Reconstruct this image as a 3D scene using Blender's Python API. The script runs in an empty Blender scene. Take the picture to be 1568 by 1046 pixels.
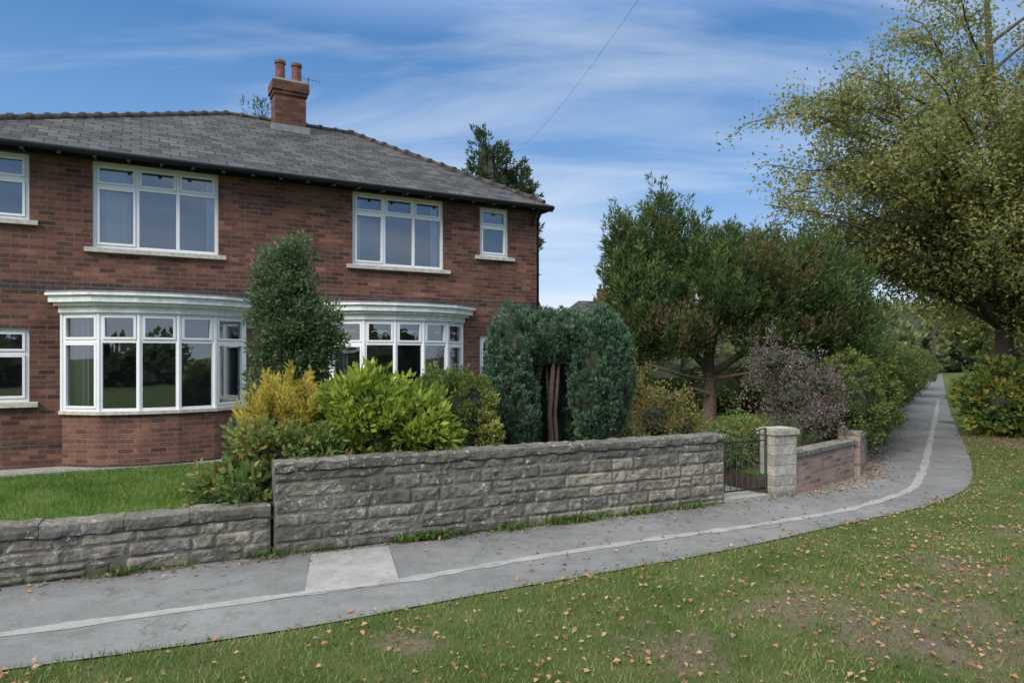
import bpy, math, random
import numpy as np
from mathutils import Vector, Matrix, noise
random.seed(7); rng=np.random.default_rng(7)
sc=bpy.context.scene
sc.view_settings.view_transform='Standard'
try: sc.view_settings.look='None'
except Exception: pass
sc.view_settings.exposure=0
R=math.radians

# ------------------------------------------------------------ node helpers
def newmat(name):
    m=bpy.data.materials.new(name); m.use_nodes=True
    nt=m.node_tree; nt.nodes.clear()
    o=nt.nodes.new('ShaderNodeOutputMaterial'); b=nt.nodes.new('ShaderNodeBsdfPrincipled')
    nt.links.new(b.outputs[0],o.inputs[0])
    return m,nt,b,o
def setin(nt,n,k,v):
    s=n.inputs[k]
    if isinstance(v,bpy.types.NodeSocket): nt.links.new(v,s)
    else:
        if isinstance(v,(tuple,list)) and len(v)==3 and s.type=='RGBA': v=(*v,1)
        s.default_value=v
def nd(nt,t,ins=None,**at):
    n=nt.nodes.new(t)
    for k,v in at.items(): setattr(n,k,v)
    for k,v in (ins or {}).items(): setin(nt,n,k,v)
    return n
def mix(nt,f,a,b,bt='MIX'):
    n=nt.nodes.new('ShaderNodeMix'); n.data_type='RGBA'; n.blend_type=bt
    for i,v in ((0,f),(6,a),(7,b)):
        if isinstance(v,bpy.types.NodeSocket): nt.links.new(v,n.inputs[i])
        else:
            if isinstance(v,tuple) and len(v)==3: v=(*v,1)
            n.inputs[i].default_value=v
    return n.outputs[2]
def ramp(nt,f,stops):
    n=nt.nodes.new('ShaderNodeValToRGB'); cr=n.color_ramp
    while len(cr.elements)<len(stops): cr.elements.new(.5)
    for e,(p,c) in zip(cr.elements,stops):
        e.position=p; e.color=(c,c,c,1) if not isinstance(c,tuple) else (*c,1)
    nt.links.new(f,n.inputs[0]); return n.outputs[0]
def nz(nt,vec,scale,detail=4,rough=.55,dist=0.):
    n=nd(nt,'ShaderNodeTexNoise',{'Scale':scale,'Detail':detail,'Roughness':rough,'Distortion':dist})
    if vec is not None: nt.links.new(vec,n.inputs['Vector'])
    return n.outputs[0]
def geo(nt): return nt.nodes.new('ShaderNodeNewGeometry').outputs['Position']
def bump(nt,b,h,s=.3,d=.01):
    n=nd(nt,'ShaderNodeBump',{'Strength':s,'Distance':d,'Height':h}); nt.links.new(n.outputs[0],b.inputs['Normal'])
def attr(nt,name='rnd'): 
    n=nt.nodes.new('ShaderNodeAttribute'); n.attribute_name=name; return n.outputs['Fac']
def simple(name,col,rough=.6,var=.15,scale=8,spec=.3,metal=0):
    m,nt,b,o=newmat(name); p=geo(nt); f=nz(nt,p,scale,5)
    c=mix(nt,ramp(nt,f,[(.3,0.),(.7,1.)]),tuple(x*(1-var) for x in col),tuple(min(1,x*(1+var)) for x in col))
    nt.links.new(c,b.inputs['Base Color']); b.inputs['Roughness'].default_value=rough
    b.inputs['Specular IOR Level'].default_value=spec; b.inputs['Metallic'].default_value=metal
    bump(nt,b,f,.15,.005); return m

def brickmat(name,c1,c2,c3,mort,bw=.225,rh=.075,dark=True):
    m,nt,b,o=newmat(name); uv=nd(nt,'ShaderNodeUVMap').outputs[0]; p=geo(nt)
    def br(ca,cb,bias=0.,off=0.):
        mp=nd(nt,'ShaderNodeMapping',{'Vector':uv,'Location':(off*bw*2,off*rh*2,0)}).outputs[0]
        n=nd(nt,'ShaderNodeTexBrick',{'Vector':mp,'Color1':ca,'Color2':cb,'Mortar':mort,'Scale':1.,'Mortar Size':.0085,'Mortar Smooth':.1,'Bias':bias,'Brick Width':bw,'Row Height':rh},offset=.5)
        return n
    n1=br(c1,c2); n2=br((0,0,0),(1,1,1),-.1,7.); n3=br((.6,.62,.66),(1.35,1.28,1.15),0.,13.)
    big=ramp(nt,nz(nt,p,.9,3),[(.40,.12),(.60,1.)])
    n2r=ramp(nt,n2.outputs[0],[(.58,0.),(.85,1.)])
    fac=nd(nt,'ShaderNodeMath',{0:n2r,1:big},operation='MULTIPLY').outputs[0]
    fac=nd(nt,'ShaderNodeMath',{0:fac,1:.75},operation='MULTIPLY').outputs[0]
    c=mix(nt,.8,n1.outputs[0],n3.outputs[0],'MULTIPLY')
    c=mix(nt,fac,c,c3)
    c=mix(nt,n1.outputs[1],c,mort)
    s=ramp(nt,nz(nt,p,1.7,8,.75),[(.32,.55),(.62,1.15)])
    c=mix(nt,.85,c,s,'MULTIPLY')
    fine=ramp(nt,nz(nt,p,60,4),[(.3,.7),(.7,1.3)]); c=mix(nt,.7,c,fine,'MULTIPLY')
    nt.links.new(c,b.inputs['Base Color']); b.inputs['Roughness'].default_value=.85; b.inputs['Specular IOR Level'].default_value=.2
    inv=nd(nt,'ShaderNodeMath',{0:1.,1:n1.outputs[1]},operation='SUBTRACT').outputs[0]
    h=nd(nt,'ShaderNodeMath',{0:inv,1:fine},operation='MULTIPLY').outputs[0]
    bump(nt,b,h,.6,.01); return m
M_brick=brickmat('red_brick',(.195,.078,.052),(.10,.046,.035),(.33,.15,.085),(.135,.112,.095))
M_brickl=brickmat('bay_brick',(.24,.10,.07),(.14,.062,.05),(.31,.14,.088),(.17,.145,.12))
M_brickw=brickmat('garden_brick',(.32,.21,.165),(.21,.15,.125),(.36,.26,.20),(.28,.25,.22))
M_brickc=brickmat('chimney_brick',(.20,.08,.05),(.10,.045,.035),(.33,.13,.07),(.09,.07,.06))
M_blue=brickmat('blue_brick',(.06,.045,.045),(.10,.055,.048),(.13,.07,.055),(.12,.10,.085))

# slate
M_slate,nt,b,o=newmat('slate_roof'); uv=nd(nt,'ShaderNodeUVMap').outputs[0]; p=geo(nt)
n=nd(nt,'ShaderNodeTexBrick',{'Vector':uv,'Color1':(.028,.030,.031),'Color2':(.088,.088,.086),'Mortar':(.009,.009,.01),'Scale':1.,'Mortar Size':.011,'Mortar Smooth':.1,'Bias':-.15,'Brick Width':.28,'Row Height':.21},offset=.5)
c=mix(nt,.85,n.outputs[0],ramp(nt,nz(nt,p,1.6,9,.8),[(.3,.4),(.7,1.45)]),'MULTIPLY')
c=mix(nt,ramp(nt,nz(nt,p,6,8,.8),[(.50,0.),(.68,.65)]),c,(.105,.10,.072))
nt.links.new(c,b.inputs['Base Color']); b.inputs['Roughness'].default_value=.85; b.inputs['Specular IOR Level'].default_value=.18
sx=nd(nt,'ShaderNodeSeparateXYZ',{0:uv})
saw=nd(nt,'ShaderNodeMath',{0:sx.outputs[1],1:.21},operation='DIVIDE').outputs[0]
saw=nd(nt,'ShaderNodeMath',{0:saw},operation='FRACT').outputs[0]
saw=nd(nt,'ShaderNodeMath',{0:1.,1:saw},operation='SUBTRACT').outputs[0]
inv=nd(nt,'ShaderNodeMath',{0:saw,1:n.outputs[1]},operation='SUBTRACT').outputs[0]
bump(nt,b,inv,1.,.04)

M_upvc=simple('white_upvc',(.80,.80,.79),.35,.04,3,.5)
M_whitep=simple('white_painted_timber',(.72,.72,.69),.5,.16,12)
M_sill=simple('cream_sill',(.48,.45,.38),.7,.25,15)
M_black=simple('black_gutter',(.02,.02,.022),.4,.2,6,.4)
M_iron=simple('black_iron',(.015,.016,.018),.5,.3,30,.4)
M_lead=simple('lead_sheet',(.20,.205,.21),.6,.2,7)
M_ridge=simple('ridge_tile',(.052,.046,.040),.9,.55,14)
M_pot=simple('terracotta_pot',(.15,.065,.048),.8,.45,10)
M_conc=simple('concrete',(.28,.27,.24),.9,.25,20)
M_plaster=simple('room_plaster',(.38,.36,.33),.9,.05,2)
M_curtain=simple('curtain',(.66,.66,.64),.9,.05,5)
M_bark=simple('bark',(.075,.06,.045),.95,.45,18)
M_barkr=simple('conifer_bark',(.10,.070,.052),.95,.5,22)
M_soil=simple('soil',(.075,.055,.035),1,.4,12)

M_glass,nt,b,o=newmat('window_glass'); nt.nodes.remove(b)
gl=nd(nt,'ShaderNodeBsdfGlossy',{'Color':(.88,.93,1),'Roughness':.01})
tr=nd(nt,'ShaderNodeBsdfTransparent',{'Color':(.80,.84,.84)})
lw=nd(nt,'ShaderNodeFresnel',{'IOR':1.5}); f=nd(nt,'ShaderNodeMath',{0:lw.outputs[0],1:.17},operation='ADD',use_clamp=True)
wv=nd(nt,'ShaderNodeBump',{'Strength':.06,'Distance':.02,'Height':nz(nt,geo(nt),1.7,1)}); nt.links.new(wv.outputs[0],gl.inputs['Normal'])
ms=nd(nt,'ShaderNodeMixShader',{0:f.outputs[0]}); nt.links.new(tr.outputs[0],ms.inputs[1]); nt.links.new(gl.outputs[0],ms.inputs[2]); nt.links.new(ms.outputs[0],o.inputs[0])

def stonemat(name,stops,dark=.5,lichen=.8,moss=.45):
    m,nt,b,o=newmat(name); p=geo(nt)
    c=ramp(nt,attr(nt),stops)
    c=mix(nt,.95,c,ramp(nt,nz(nt,p,20,9,.85),[(.3,.4),(.7,1.45)]),'MULTIPLY')
    soot=ramp(nt,nz(nt,p,3.6,10,.82),[(.43,0.),(.58,dark)]); c=mix(nt,soot,c,(.062,.058,.047))
    sz=nd(nt,'ShaderNodeSeparateXYZ',{0:p}).outputs[2]
    lich=ramp(nt,nz(nt,p,19,7,.7),[(.56,0.),(.61,lichen)]); patch=ramp(nt,nz(nt,p,2.6,4),[(.42,0.),(.54,1.)])
    f=nd(nt,'ShaderNodeMath',{0:lich,1:patch},operation='MULTIPLY').outputs[0]
    c=mix(nt,f,c,(.44,.435,.39))
    ms_=ramp(nt,nz(nt,p,5.3,8,.78),[(.48,0.),(.62,moss)]); c=mix(nt,ms_,c,(.13,.125,.075))
    low=ramp(nt,sz,[(.0,1.),(.14,0.)]); mo=nd(nt,'ShaderNodeMath',{0:low,1:ramp(nt,nz(nt,p,7,4),[(.35,0.),(.55,.8)])},operation='MULTIPLY').outputs[0]
    c=mix(nt,mo,c,(.06,.07,.03))
    nt.links.new(c,b.inputs['Base Color']); b.inputs['Roughness'].default_value=.95; b.inputs['Specular IOR Level'].default_value=.15
    bump(nt,b,nz(nt,p,40,9,.8),.85,.012); return m
M_stone=stonemat('rock_faced_stone',[(0,(.125,.12,.11)),(.35,(.20,.187,.165)),(.65,(.29,.262,.215)),(1,(.39,.345,.275))],.7)
M_pier=stonemat('pier_stone',[(0,(.36,.335,.28)),(1,(.46,.425,.36))],.3,.5,.25)
M_mortar=stonemat('mortar',[(0,(.15,.14,.12)),(1,(.19,.175,.15))],.4,.4)

# asphalt
M_asph,nt,b,o=newmat('asphalt_path'); p=geo(nt)
c=ramp(nt,nz(nt,p,.7,6,.65),[(.3,(.130,.132,.130)),(.7,(.205,.205,.198))])
c=mix(nt,.8,c,ramp(nt,nz(nt,p,120,4,.85),[(.3,.5),(.7,1.5)]),'MULTIPLY')
c=mix(nt,ramp(nt,nz(nt,p,4,9,.78),[(.46,0.),(.68,.55)]),c,(.085,.085,.066))
vo=nd(nt,'ShaderNodeTexVoronoi',{'Vector':nd(nt,'ShaderNodeVectorMath',{0:p,1:nd(nt,'ShaderNodeTexNoise',{'Vector':p,'Scale':4.,'Detail':5.}).outputs[1]},operation='ADD').outputs[0],'Scale':.38},feature='DISTANCE_TO_EDGE')
ck=nd(nt,'ShaderNodeMath',{0:ramp(nt,vo.outputs[0],[(.0,.6),(.008,0.)]),1:ramp(nt,nz(nt,p,.5,2),[(.45,0.),(.55,1.)])},operation='MULTIPLY').outputs[0]
c=mix(nt,ck,c,(.05,.05,.045))
nt.links.new(c,b.inputs['Base Color']); b.inputs['Roughness'].default_value=.9; b.inputs['Specular IOR Level'].default_value=.2
bump(nt,b,nz(nt,p,160,2),.5,.005)
M_strip,nt,b,o=newmat('trench_reinstatement'); p=geo(nt)
c=ramp(nt,nz(nt,p,3,7,.75),[(.3,(.215,.21,.197)),(.7,(.325,.32,.303))]); c=mix(nt,.8,c,ramp(nt,nz(nt,p,110,4,.85),[(.3,.5),(.7,1.5)]),'MULTIPLY')
c=mix(nt,ramp(nt,nz(nt,p,4,9,.78),[(.48,0.),(.70,.5)]),c,(.12,.118,.095))
nt.links.new(c,b.inputs['Base Color']); b.inputs['Roughness'].default_value=.95; b.inputs['Specular IOR Level'].default_value=.15

def groundmat(name,g1,g2,soil,useattr):
    m,nt,b,o=newmat(name); p=geo(nt)
    c=mix(nt,ramp(nt,nz(nt,p,1.3,5,.6),[(.35,0.),(.65,1.)]),g1,g2)
    c=mix(nt,.7,c,ramp(nt,nz(nt,p,70,5,.8),[(.3,.45),(.7,1.4)]),'MULTIPLY')
    if useattr:
        s=ramp(nt,nd(nt,'ShaderNodeMath',{0:attr(nt,'soil'),1:nz(nt,p,14,7,.7)},operation='ADD').outputs[0],[(.68,0.),(1.05,.95)])
        so=mix(nt,ramp(nt,nz(nt,p,30,8,.8),[(.35,0.),(.65,1.)]),soil,tuple(x*2.4 for x in soil))
        c=mix(nt,s,c,so)
    nt.links.new(c,b.inputs['Base Color']); b.inputs['Roughness'].default_value=1; b.inputs['Specular IOR Level'].default_value=.1
    bump(nt,b,nz(nt,p,50,5,.8),1,.03); return m
M_grass=groundmat('verge_grass',(.07,.105,.026),(.13,.15,.055),(.105,.083,.058),True)
M_lawn=groundmat('lawn',(.07,.13,.024),(.11,.165,.04),(.1,.08,.05),False)

def leafmat(name,cols,trans=.35,rough=.55,g=1.4):
    m,nt,b,o=newmat(name); cols=[tuple(min(.75,x*g) for x in c) for c in cols]
    n=len(cols); c=ramp(nt,attr(nt),[(i/(n-1),cols[i]) for i in range(n)])
    nt.links.new(c,b.inputs['Base Color']); b.inputs['Roughness'].default_value=rough; b.inputs['Specular IOR Level'].default_value=.3
    t=nd(nt,'ShaderNodeBsdfTranslucent',{'Color':c}); ms=nd(nt,'ShaderNodeMixShader',{0:trans})
    nt.links.new(b.outputs[0],ms.inputs[1]); nt.links.new(t.outputs[0],ms.inputs[2]); nt.links.new(ms.outputs[0],o.inputs[0]); return m
L_tree=leafmat('ash_leaves',[(.06,.082,.024),(.10,.12,.036),(.15,.16,.05),(.23,.20,.06),(.32,.21,.055)],.45,g=1.6)
L_jun=leafmat('juniper_foliage',[(.022,.042,.014),(.045,.075,.022),(.075,.11,.032),(.12,.145,.045)],.3,g=1.4)
L_junb=leafmat('juniper_dead_foliage',[(.05,.055,.02),(.085,.068,.032),(.13,.08,.042)],.25)
L_clip=leafmat('clipped_cypress_foliage',[(.026,.056,.032),(.046,.088,.052),(.068,.115,.07),(.10,.14,.088)],.25,g=1.7)
L_cyp=leafmat('cypress_foliage',[(.02,.035,.015),(.035,.055,.022),(.055,.075,.033)],.2)
L_ivy=leafmat('evergreen_foliage',[(.03,.052,.022),(.055,.085,.036),(.08,.115,.052),(.12,.15,.072)],.3,.4,1.55)
L_laur=leafmat('laurel_foliage',[(.07,.12,.018),(.14,.20,.025),(.22,.28,.04),(.32,.35,.07)],.4,.4,1.3)
L_gold=leafmat('golden_foliage',[(.18,.18,.03),(.34,.29,.045),(.48,.40,.08),(.56,.47,.15)],.45,g=1.25)
L_rose=leafmat('rose_foliage',[(.035,.07,.018),(.065,.115,.03),(.10,.15,.04),(.17,.17,.045),(.20,.05,.03)],.35)
L_hedge=leafmat('hedge_foliage',[(.04,.065,.016),(.07,.10,.024),(.11,.14,.035),(.16,.18,.055)],.3)
L_hedgef=leafmat('hedge_foliage_far',[(.055,.075,.03),(.08,.10,.04),(.11,.13,.05),(.16,.15,.06)],.3)
L_vari=leafmat('variegated_foliage',[(.10,.12,.03),(.24,.24,.06),(.36,.32,.12)],.4)
L_purp=leafmat('berberis_foliage',[(.045,.055,.025),(.08,.065,.045),(.11,.085,.08),(.19,.165,.17),(.18,.045,.04)],.3,g=1.3)
L_brn=leafmat('autumn_shrub_foliage',[(.06,.065,.02),(.11,.10,.03),(.18,.16,.05),(.17,.08,.04)],.35)
L_under=leafmat('undergrowth_foliage',[(.035,.07,.016),(.065,.115,.024),(.11,.16,.03),(.19,.20,.04),(.40,.26,.04)],.4)
L_core=leafmat('dark_core',[(.014,.02,.009),(.025,.034,.014)],0)  # solid filler that blocks see-through; inner shade is put into its dark colour
L_blade=leafmat('grass_blades',[(.055,.095,.020),(.095,.145,.034),(.145,.185,.05),(.25,.225,.10)],.35,.7,1.35)
L_lawnb=leafmat('lawn_blades',[(.05,.105,.015),(.09,.16,.026),(.13,.20,.042),(.19,.23,.075)],.35,.7,1.3)
L_fall=leafmat('fallen_leaves',[(.13,.06,.03),(.22,.10,.045),(.30,.15,.07),(.33,.22,.12),(.19,.14,.10)],.15,.8,1.25)

# ------------------------------------------------------------ mesh helpers
class B:
    def __init__(s): s.v=[];s.f=[];s.uv=[];s.m=[];s.r=[]
    def poly(s,pts,uvs=None,mi=0,r=.5):
        i=len(s.v); s.v+= [tuple(p) for p in pts]; s.f.append(tuple(range(i,i+len(pts))))
        s.uv.append(uvs or [(p[0],p[2]) for p in pts]); s.m.append(mi); s.r.append(r)
    def box(s,x0,x1,y0,y1,z0,z1,mi=0,M=None,r=.5):
        P=[Vector((x,y,z)) for x in (x0,x1) for y in (y0,y1) for z in (z0,z1)]
        F=[((0,4,5,1),0),((6,2,3,7),0),((2,0,1,3),1),((4,6,7,5),1),((1,5,7,3),2),((2,6,4,0),2)]
        for idx,ax in F:
            pts=[P[k] for k in idx]
            uv=[((p.x,p.z),(p.y,p.z),(p.x,p.y))[ax] for p in pts]
            if M is not None: pts=[M@p for p in pts]
            s.poly(pts,uv,mi,r)
    def tube(s,pts,rad,n=6,mi=0,r=.5,cap=True):
        pts=[Vector(p) for p in pts]; base=len(s.v); up=Vector((0,0,1)); prev=None
        for k,p in enumerate(pts):
            d=(pts[min(k+1,len(pts)-1)]-pts[max(k-1,0)]).normalized()
            a=prev if prev is not None else (Vector((1,0,0)) if abs(d.z)>.9 else up)
            x=d.cross(a).normalized() if prev is None else (a-d*a.dot(d)).normalized()
            prev=x; y=d.cross(x); rr=rad[k] if hasattr(rad,'__len__') else rad
            for j in range(n):
                t=2*math.pi*j/n; s.v.append(tuple(p+x*(math.cos(t)*rr)+y*(math.sin(t)*rr)))
        for k in range(len(pts)-1):
            for j in range(n):
                a=base+k*n+j; b_=base+k*n+(j+1)%n
                s.f.append((a,b_,b_+n,a+n)); s.uv.append([(0,0)]*4); s.m.append(mi); s.r.append(r)
        if cap:
            for k0 in (0,len(pts)-1):
                q=tuple(base+k0*n+j for j in range(n)); s.f.append(q); s.uv.append([(0,0)]*n); s.m.append(mi); s.r.append(r)
    def obj(s,name,mats,parent=None,smooth=False):
        me=bpy.data.meshes.new(name); me.from_pydata(s.v,[],s.f)
        for m in mats: me.materials.append(m)
        me.polygons.foreach_set('material_index',s.m)
        u=me.uv_layers.new(name='UVMap'); flat=[c for f in s.uv for p in f for c in p]
        u.data.foreach_set('uv',flat)
        a=me.attributes.new('rnd','FLOAT','FACE'); a.data.foreach_set('value',s.r)
        if smooth: me.polygons.foreach_set('use_smooth',[True]*len(s.f))
        me.update(); ob=bpy.data.objects.new(name,me); sc.collection.objects.link(ob)
        if parent: ob.parent=parent
        return ob
def empty(name,loc=(0,0,0),rz=0):
    e=bpy.data.objects.new(name,None); e.location=loc; e.rotation_euler=(0,0,rz); e.empty_display_size=.3; sc.collection.objects.link(e); return e

def quadmesh(name,V,mat,rnd,parent=None,k=4):
    N=len(V); me=bpy.data.meshes.new(name)
    me.vertices.add(N*k); me.vertices.foreach_set('co',V.reshape(-1).astype(np.float32))
    me.loops.add(N*k); me.loops.foreach_set('vertex_index',np.arange(N*k,dtype=np.int32))
    me.polygons.add(N); me.polygons.foreach_set('loop_start',np.arange(0,N*k,k,dtype=np.int32))
    me.materials.append(mat)
    a=me.attributes.new('rnd','FLOAT','FACE'); a.data.foreach_set('value',np.clip(rnd,0,1).astype(np.float32))
    me.update(calc_edges=True); ob=bpy.data.objects.new(name,me); sc.collection.objects.link(ob)
    if parent: ob.parent=parent
    return ob
def unit(a): return a/(np.linalg.norm(a,axis=-1,keepdims=True)+1e-9)
def rdir(n): return unit(rng.normal(size=(n,3)))
def leaves(P,D,L,W,fold=.15):
    n=len(P); side=unit(np.cross(D,rdir(n))); nrm=np.cross(D,side)
    L=L*rng.uniform(.6,1.3,(n,1)); W=W*rng.uniform(.7,1.2,(n,1))
    a=P; c=P+D*L+nrm*L*rng.uniform(-.2,.2,(n,1)); m=P+D*L*.45+nrm*W*fold
    return np.stack([a,m+side*W*.5,c,m-side*W*.5],1)

def foliage(ells,nsub,sub_r,nleaf,L,W,mode='sphere',up=.3,inner=.65,rshift=0,zmin=None,flat=1):
    vols=np.array([float(e[3]*e[4]+e[4]*e[5]+e[3]*e[5]) for e in ells]); cnt=np.maximum(3,(nsub*vols/vols.sum()).astype(int))
    Vs=[];Rs=[]
    for e,c in zip(ells,cnt):
        u=rdir(c); rad=rng.uniform(inner,1.03,(c,1))*(1+.10*np.sin(u[:,:1]*7+e[0]*3)*np.cos(u[:,2:]*6+e[1]))
        C=np.array(e[:3],float)+u*rad*np.array(e[3:6],float)
        if zmin is not None: C[:,2]=np.maximum(C[:,2],zmin+rng.uniform(0,.1,c))
        o=unit(u/np.array(e[3:6],float)); sr=sub_r*rng.uniform(.6,1.3,(c,1)); subr=rng.uniform(0,1,c)
        C=np.repeat(C,nleaf,0); O=np.repeat(o,nleaf,0); S=np.repeat(sr,nleaf,0); sb=np.repeat(subr,nleaf); n=len(C)
        if mode=='sphere':
            q=rdir(n); P=C+q*S*rng.uniform(.4,1,(n,1))*np.array([1,1,flat]); D=unit(q*.5+O*.5+rdir(n)*.6+np.array([0,0,up]))
        else:
            ax=unit(O*.7+np.array([0,0,up])+np.repeat(rdir(c),nleaf,0)*.25); t=rng.uniform(0,1,(n,1))**.8
            q=rdir(n); q=unit(q-ax*np.sum(q*ax,1,keepdims=True)); 
            P=C+ax*(t-.4)*S*2.1+q*S*.55*(1-t*.9); D=unit(ax*.9+q*.6+rdir(n)*.3)
        Vs.append(leaves(P,D,L,W)); Rs.append(.5*sb+.5*rng.uniform(0,1,n)+rshift)
    return np.concatenate(Vs),np.concatenate(Rs)
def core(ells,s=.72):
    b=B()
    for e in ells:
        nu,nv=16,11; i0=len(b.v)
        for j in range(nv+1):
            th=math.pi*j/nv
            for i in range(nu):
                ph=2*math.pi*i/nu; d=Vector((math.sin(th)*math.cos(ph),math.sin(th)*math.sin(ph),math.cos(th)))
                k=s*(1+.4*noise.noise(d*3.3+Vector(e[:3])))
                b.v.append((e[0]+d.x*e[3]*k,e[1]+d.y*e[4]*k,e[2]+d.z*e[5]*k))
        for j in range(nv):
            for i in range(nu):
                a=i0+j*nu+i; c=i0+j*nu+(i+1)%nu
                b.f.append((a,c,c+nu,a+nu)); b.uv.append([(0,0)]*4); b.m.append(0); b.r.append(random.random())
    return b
def bush(name,ells,nsub,sub_r,nleaf,L,W,mat,mode='sphere',up=.3,inner=.65,coreS=.72,stems=None,zmin=None,extra=None,flat=1):
    e=empty(name,(ells[0][0],ells[0][1],0)); off=Vector((-ells[0][0],-ells[0][1],0))
    V,r=foliage(ells,nsub,sub_r,nleaf,L,W,mode,up,inner,zmin=zmin,flat=flat)
    obs=[quadmesh('foliage',V,mat,r)]
    if extra:
        ee,mm,ns=extra; V,r=foliage(ee,ns,sub_r,nleaf,L,W,mode,up,inner); obs.append(quadmesh('foliage_tint',V,mm,r))
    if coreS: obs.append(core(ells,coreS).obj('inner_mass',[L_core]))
    st=B()
    if stems:
        for pts,rad in stems: st.tube(pts,rad,8)
    else:
        for k in range(5):
            q=random.choice(ells); st.tube([(ells[0][0]+random.uniform(-.1,.1),ells[0][1]+random.uniform(-.1,.1),.0),(q[0],q[1],q[2])],[.02,.01],5)
    obs.append(st.obj('stems',[M_bark if not stems else M_barkr],smooth=True))
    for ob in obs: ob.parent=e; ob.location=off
    return e

def tree(name,base,top,tr,ells,nlimb,ntwig,nleaf,L,W,mat,barkm=M_bark,keep=None,twl=(.5,1.1),spread=.28,up=-.1):
    e=empty(name,base); base=Vector(base); top=Vector(top); b=B(); tp=[];rr=[]
    K=9
    for k in range(K+1):
        t=k/K; p=base.lerp(top,t)+Vector((noise.noise(Vector((t*3,base.x,0))),noise.noise(Vector((t*3,base.y,5))),0))*.35*t
        tp.append(p); rr.append(tr*(1-.8*t)*(1.35 if k==0 else 1))
    b.tube(tp,rr,10)
    vols=np.array([float(e_[3]*e_[4]*e_[5])*(e_[6] if len(e_)>6 else 1) for e_ in ells]); vols=vols/vols.sum(); P=[];D=[];Rr=[]
    made=0;tries=0
    while made<nlimb and tries<nlimb*6:
        tries+=1
        q=ells[rng.choice(len(ells),p=vols)]; u=rdir(1)[0]*rng.uniform(.35,1.0)
        T=Vector((q[0]+u[0]*q[3],q[1]+u[1]*q[4],q[2]+u[2]*q[5]))
        if keep and not keep(T): continue
        made+=1
        h=max(.22,min(.95,((T.z-base.z)/(top.z-base.z))*random.uniform(.45,.85)))
        k=h*K; k0=int(k); S=tp[k0].lerp(tp[min(K,k0+1)],k-k0); ln=(T-S).length
        mid=S.lerp(T,.45)+Vector((0,0,ln*.16))+Vector(rng.normal(size=3))*ln*.07
        pts=[]
        for i in range(8):
            t=i/7; p=S*(1-t)**2+mid*2*t*(1-t)+T*t*t; p+=Vector(rng.normal(size=3))*.05*ln*.3*t; pts.append(p)
        r0=min(tr*.32,.012+.008*ln); b.tube(pts,[r0*(1-.88*i/7) for i in range(8)],6,cap=False)
        for w in range(ntwig):
            t=random.uniform(.3,1); i=min(6,int(t*7)); A=pts[i].lerp(pts[i+1],t*7-i)
            dd=(pts[i+1]-pts[i]).normalized(); dv=(dd*.5+Vector(rdir(1)[0])*.9+Vector((0,0,.12))).normalized(); l=random.uniform(*twl)
            m_=A+dv*l*.5+Vector((0,0,.06)); E=A+dv*l+Vector((0,0,-.05)); b.tube([A,m_,E],[.009,.006,.003],4,cap=False)
            n=nleaf; tt=rng.uniform(.15,1.05,(n,1)); pp=np.array(A)*(1-tt)+np.array(E)*tt+rng.normal(size=(n,3))*spread*np.array([1,1,.75])*l*.8
            P.append(pp); D.append(unit(rdir(n)+np.array([0,0,up])+np.array(dv)*.4)); Rr.append(random.uniform(-.12,.25)+rng.beta(1.6,2.6,n)*.85)
    P=np.concatenate(P);D=np.concatenate(D);Rr=np.concatenate(Rr)
    f=quadmesh('foliage',leaves(P,D,L,W),mat,Rr); t=b.obj('trunk',[barkm],smooth=True)
    for ob in (f,t): ob.parent=e; ob.location=-base
    return e

def smoothline(P,n=10,w=7):
    P=np.array(P,float); out=[]
    for i in range(len(P)-1):
        for k in range(n): out.append(P[i]+(P[i+1]-P[i])*k/n)
    out.append(P[-1]); out=np.array(out); pad=np.concatenate([np.repeat(out[:1],w//2,0),out,np.repeat(out[-1:],w//2,0)])
    return np.stack([np.convolve(pad[:,i],np.ones(w)/w,'valid') for i in range(2)],1)

# ------------------------------------------------------------ ground, path
Lp=[(-13.26,1.79),(-8.9,3.86),(-4.46,5.94),(-3.4,6.40),(-2.39,6.90),(-.9,7.6),(.8,8.42),(2.85,9.37),(4.3,10.15),(5.6,11.2),(6.1,11.9),(6.7,12.9),(8.0,15.0),(10.5,18.9),(16.3,28.1),(27.8,46.4),(126,205)]
Rp=[(-12.7,.5),(-7.9,2.42),(-3.27,4.35),(-2.39,4.68),(-1.385,5.1),(-.454,5.65),(.693,6.24),(2.107,6.97),(4.05,8.2),(5.53,9.09),(6.79,10.2),(7.71,11.4),(9.13,13.6),(11.9,18.2),(17.8,27.9),(29.4,46.4),(131,209)]
CL=smoothline(Lp);CR=smoothline(Rp,10,9)
EX=np.concatenate([[-300],CR[:,0]]);EY=np.concatenate([[-150],CR[:,1]])
def edge(x): return np.interp(x,EX,EY)
def soilf(x,y):
    s=0
    for cx,cy,r in ((2.3,5.5,.7),(3.6,5.4,.5),(4.3,6.3,.6),(-.7,4.75,.3),(1.1,4.5,.4),(5.6,7.5,.6),(3.0,4.6,.6),(12.0,15.5,2.0)):
        s+=.48*math.exp(-((x-cx)**2+(y-cy)**2)/(r*r))
    n=noise.fractal(Vector((x*.9,y*.9,3)),1,2,4); n2=noise.noise(Vector((x*5,y*5,1)))
    return max(0,min(1,s+.32*n+.32*n2))
def gz(x,y):
    d=edge(x)-y
    if d<0.04: return -.012
    return min(1,(d-.04)/.15)*(.022+.02*noise.noise(Vector((x*1.1,y*1.1,0)))+.006*noise.noise(Vector((x*9,y*9,0))))-.004
xs=[-600,-250,-100,-50,-25,-12]+list(np.arange(-8,17,.13))+[19,24,35,60,120,250,600]
ys=[-600,-250,-100,-40,-15,-5,0,2]+list(np.arange(3,20,.13))+[22,26,35,60,120,250,700]
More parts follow.
